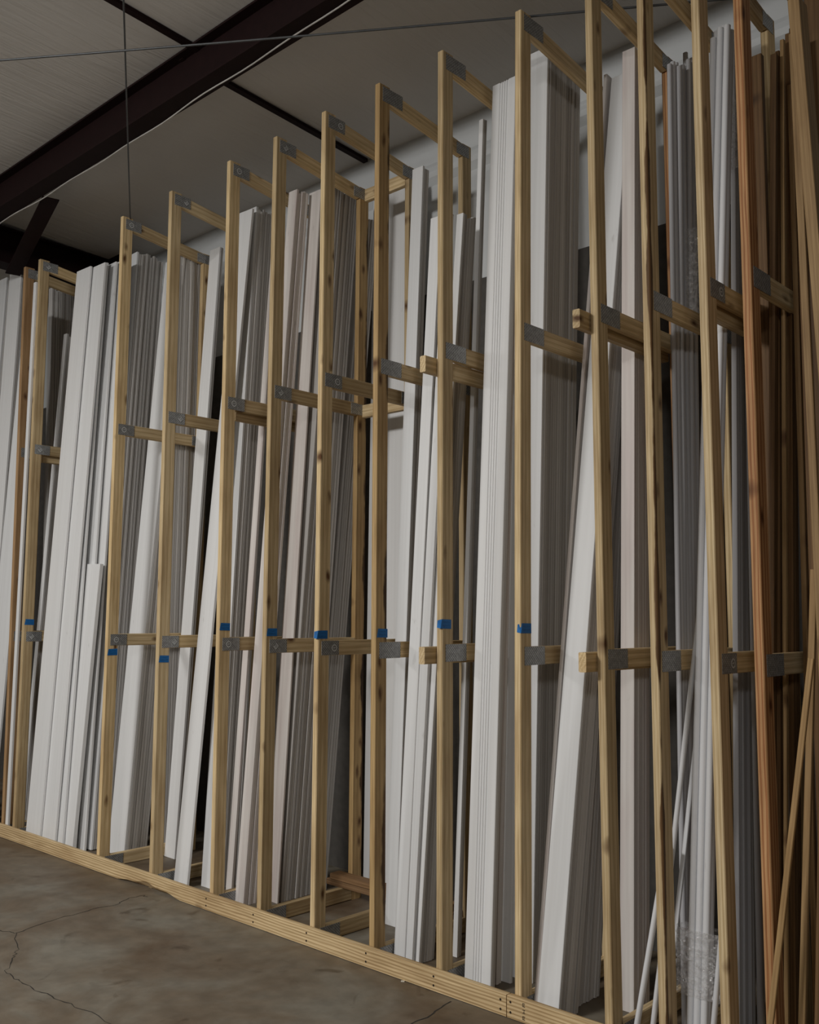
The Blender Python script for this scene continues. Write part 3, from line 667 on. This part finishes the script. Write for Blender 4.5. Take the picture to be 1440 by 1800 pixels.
    ('molding_strip', 1.418,1.610,0.020,1.712, 0.160,0.500,0.000, 1,0.014, 'grey','flat', 'thin bright grey stick slanting across the grey moldings right of the twelfth upright',
     '',''),
    ('molding_offcut', 1.678,1.771,0.022,0.917, 0.050,0.300,0.000, 1,0.016, 'grey','round', 'short bright strip standing just left of the thirteenth upright foot',
     '',''),
    ('wood_board', 1.824,1.807,0.049,4.465, 0.440,0.530,0.000, 1,0.035, 'brown','flat', 'wide dark knotty wood board just right of the orange upright',
     '',''),
    ('wood_strip', 1.802,1.944,0.028,4.371, 0.340,0.420,0.000, 2,0.020, 'brown','flat', 'dark brown wood strip beside the knotty dark board',
     '{n} dark brown strip back beside the knotty dark board','dark strips by the knotty board'),
    ('wood_strip', 1.814,1.939,0.018,4.421, 0.420,0.490,0.000, 2,0.020, 'brown','flat', 'brown wood strip left of the pale rough strip',
     '{n} brown strip back left of the pale rough strip','brown strips left of the pale one'),
    ('wood_strip', 1.853,1.973,0.018,4.449, 0.400,0.460,0.000, 1,0.020, 'tan','flat', 'pale rough-sawn strip standing among the dark brown wood',
     '',''),
    ('wood_strip', 1.864,1.982,0.023,4.492, 0.440,0.500,0.000, 2,0.020, 'brown','flat', 'brown wood strip just right of the pale rough strip',
     '{n} brown strip back right of the pale rough strip','brown strips right of the pale one'),
    ('wood_strip', 1.868,1.978,0.018,4.550, 0.500,0.560,0.000, 1,0.020, 'brown','flat', 'brown wood strip deep at the back, second right of the pale rough strip',
     '',''),
    ('wood_strip', 2.047,2.069,0.023,4.115, 0.220,0.280,0.000, 2,0.020, 'tan','flat', 'tan wood strip right of the rail end at the far right',
     '{n} tan strip back at the far right rail end','tan strips at the far right'),
    ('wood_strip', 2.094,2.101,0.028,4.094, 0.200,0.260,0.000, 2,0.020, 'brown','flat', 'brown wood strip near the right picture edge, left of the edge one',
     '{n} brown strip back near the right picture edge','brown strips near the right edge'),
    ('wood_strip', 2.119,2.122,0.028,4.224, 0.220,0.280,0.000, 2,0.020, 'brown','flat', 'brown wood strip touching the right picture edge',
     '{n} brown strip back at the right picture edge','brown strips at the right edge'),
    ('wood_board', 2.162,2.181,0.071,4.420, 0.140,0.200,0.000, 1,0.035, 'brown','flat', 'broad brown board at the top right corner behind the leaning pale stud',
     '',''),
    ('wood_strip', 2.223,2.153,0.030,4.228, -0.020,0.100,0.000, 1,0.018, 'tan','flat', 'thin tan strip leaning left at the right edge, in front of the brown wood',
     '',''),
    ('wood_strip', 1.968,2.190,0.022,1.688, -0.140,0.100,0.000, 1,0.016, 'tan','flat', 'thin tan strip slanting across the foot of the orange upright',
     '',''),
    ('wood_strip', 2.058,2.169,0.025,2.012, 0.000,0.120,0.000, 1,0.020, 'tan','flat', 'upright tan strip at the bottom right, right of the slanting thin strip',
     '',''),
    ('wood_strip', 2.127,2.224,0.030,2.009, -0.020,0.100,0.000, 1,0.020, 'brown','flat', 'narrow brown strip leaning at the bottom right corner',
     '',''),
    ('wood_stud', 2.392,2.210,0.045,4.279, -0.100,-0.060,0.000, 1,0.089, 'tan','flat', 'pale knotty stud leaning in front at the top right corner',
     '',''),
    ('white_panel', -1.212,-1.332,0.460,4.890, 0.960,1.120,0.000, 1,0.012, 'white','flat', 'wide flat white panel standing against the wall between seventh and eighth uprights',
     '',''),
]
def board_mesh(w, t, L, prof):
    pts = FLUTE(w,t) if prof == 'flute' else ROUND(w,t) if prof == 'round' else eased_rect(w, t, min(0.0022, t*0.15))
    bm = extrude_profile(pts, [0, L])
    me = bm_mesh('board', bm)
    if prof == 'round':
        for p in me.polygons: p.use_smooth = abs(p.normal.z) < 0.5 and p.normal.y < 0.9
        me.set_sharp_from_angle(angle=math.radians(40))
    return me
for (name, xb, xt, bw, L, y0, yt, bow, n, t, mat, prof, lab, rest, grp) in BOARDS:
    r = random.Random(int(abs(xb)*9973)+n)
    yy = y0
    proto = None
    for k in range(n):
        first = k == 0
        jx = 0 if first else r.uniform(-0.005,0.003); jl = 0 if first else r.uniform(-0.030,0.012)
        jt = 0 if first else r.uniform(-0.004,0.004)
        ytop = y0+(yt-y0)*L/4.8
        z = Vector((xt-xb+jt, (ytop-y0), L)); z.normalize()
        x = Vector((1,0,0)); x = (x-z*x.dot(z)).normalized(); y = z.cross(x)
        m = Matrix((x,y,z)).transposed().to_4x4()
        low = min((x*a+y*b).z for a in (0,bw) for b in (0,t))
        m.translation = Vector((xb+jx, yy, max(0,-low)+0.0003))
        mm = MATS[mat]
        if mat == 'white' and not first: mm = EDGE  # boards behind the front one take the colour with shade painted in
        me = board_mesh(bw, t, L+jl, prof)
        o = link(name, me, mm, None, m)
        tag(o, lab if first else rest.format(n=ORD[k-1]), CAT[name], grp or None)
        yy += t + (0.0012 if prof != 'round' else 0.004) + r.choice((0,0,0.0012,0.003))

# ---------------------------------------------------------------- wraps
def wrap(cx, cy, z0, z1, rx, ry, lean, label, seed):
    bm = bmesh.new(); r = random.Random(seed); rings = []; nz, ns_ = 22, 28
    for i in range(nz+1):
        z = z0+(z1-z0)*i/nz; ring = []
        for k in range(ns_):
            a = 6.2832*k/ns_; rr = 1 + 0.07*math.sin(3*a+i*0.9)*math.sin(i*0.7+k) + r.uniform(-.045,.045)
            px = abs(math.cos(a))**0.5*(1 if math.cos(a) > 0 else -1); py = abs(math.sin(a))**0.5*(1 if math.sin(a) > 0 else -1)
            ring.append(bm.verts.new((cx+lean[0]*(z-z0)+rx*rr*px, cy+lean[1]*(z-z0)+ry*rr*py, z)))
        rings.append(ring)
    for a, b in zip(rings, rings[1:]):
        for k in range(ns_): bm.faces.new((a[k],a[(k+1)%ns_],b[(k+1)%ns_],b[k]))
    bmesh.ops.recalc_face_normals(bm, faces=bm.faces[:])
    return tag(link('stretch_wrap', bm_mesh('stretch_wrap', bm), WRAP, None, Matrix.Identity(4)), label, 'plastic wrap')
wrap(1.625,0.155,0.27,0.53,0.115,0.045,(0.019,0.068), 'crumpled clear wrap around the foot of the rounded grey bundle', 3)
wrap(1.392,0.672,3.26,3.78,0.062,0.05,(-0.024,0.09), 'clear wrap around the thin grey strips above the mid rail', 7)
wrap(1.715,0.60,3.95,4.30,0.045,0.06,(0.012,0.03), 'crumpled clear wrap high on the grey strips beside the orange upright', 9)
# paper label and chalk marks
for o in bpy.data.objects:
    if o.get('label','').startswith('rounded grey molding, sixth'):
        bm = bmesh.new(); box_into(bm, 0.004,0.026,-0.0012,0.0,0,0.11)
        p = link('paper_label', bm_mesh('paper_label', bm), CHIP, None); p.parent = o; p.location = (0,0,2.98); p['label'] = 'small white paper label'
        bm = bmesh.new()
        for k in range(9): box_into(bm, 0.008,0.022,-0.0018,-0.0012,0.012+0.010*k,0.015+0.010*k+0.002*(k%3))
        q = link('printed_bars', bm_mesh('printed_bars', bm), NAIL, None); q.parent = p; q['label'] = 'thin dark printed lines'
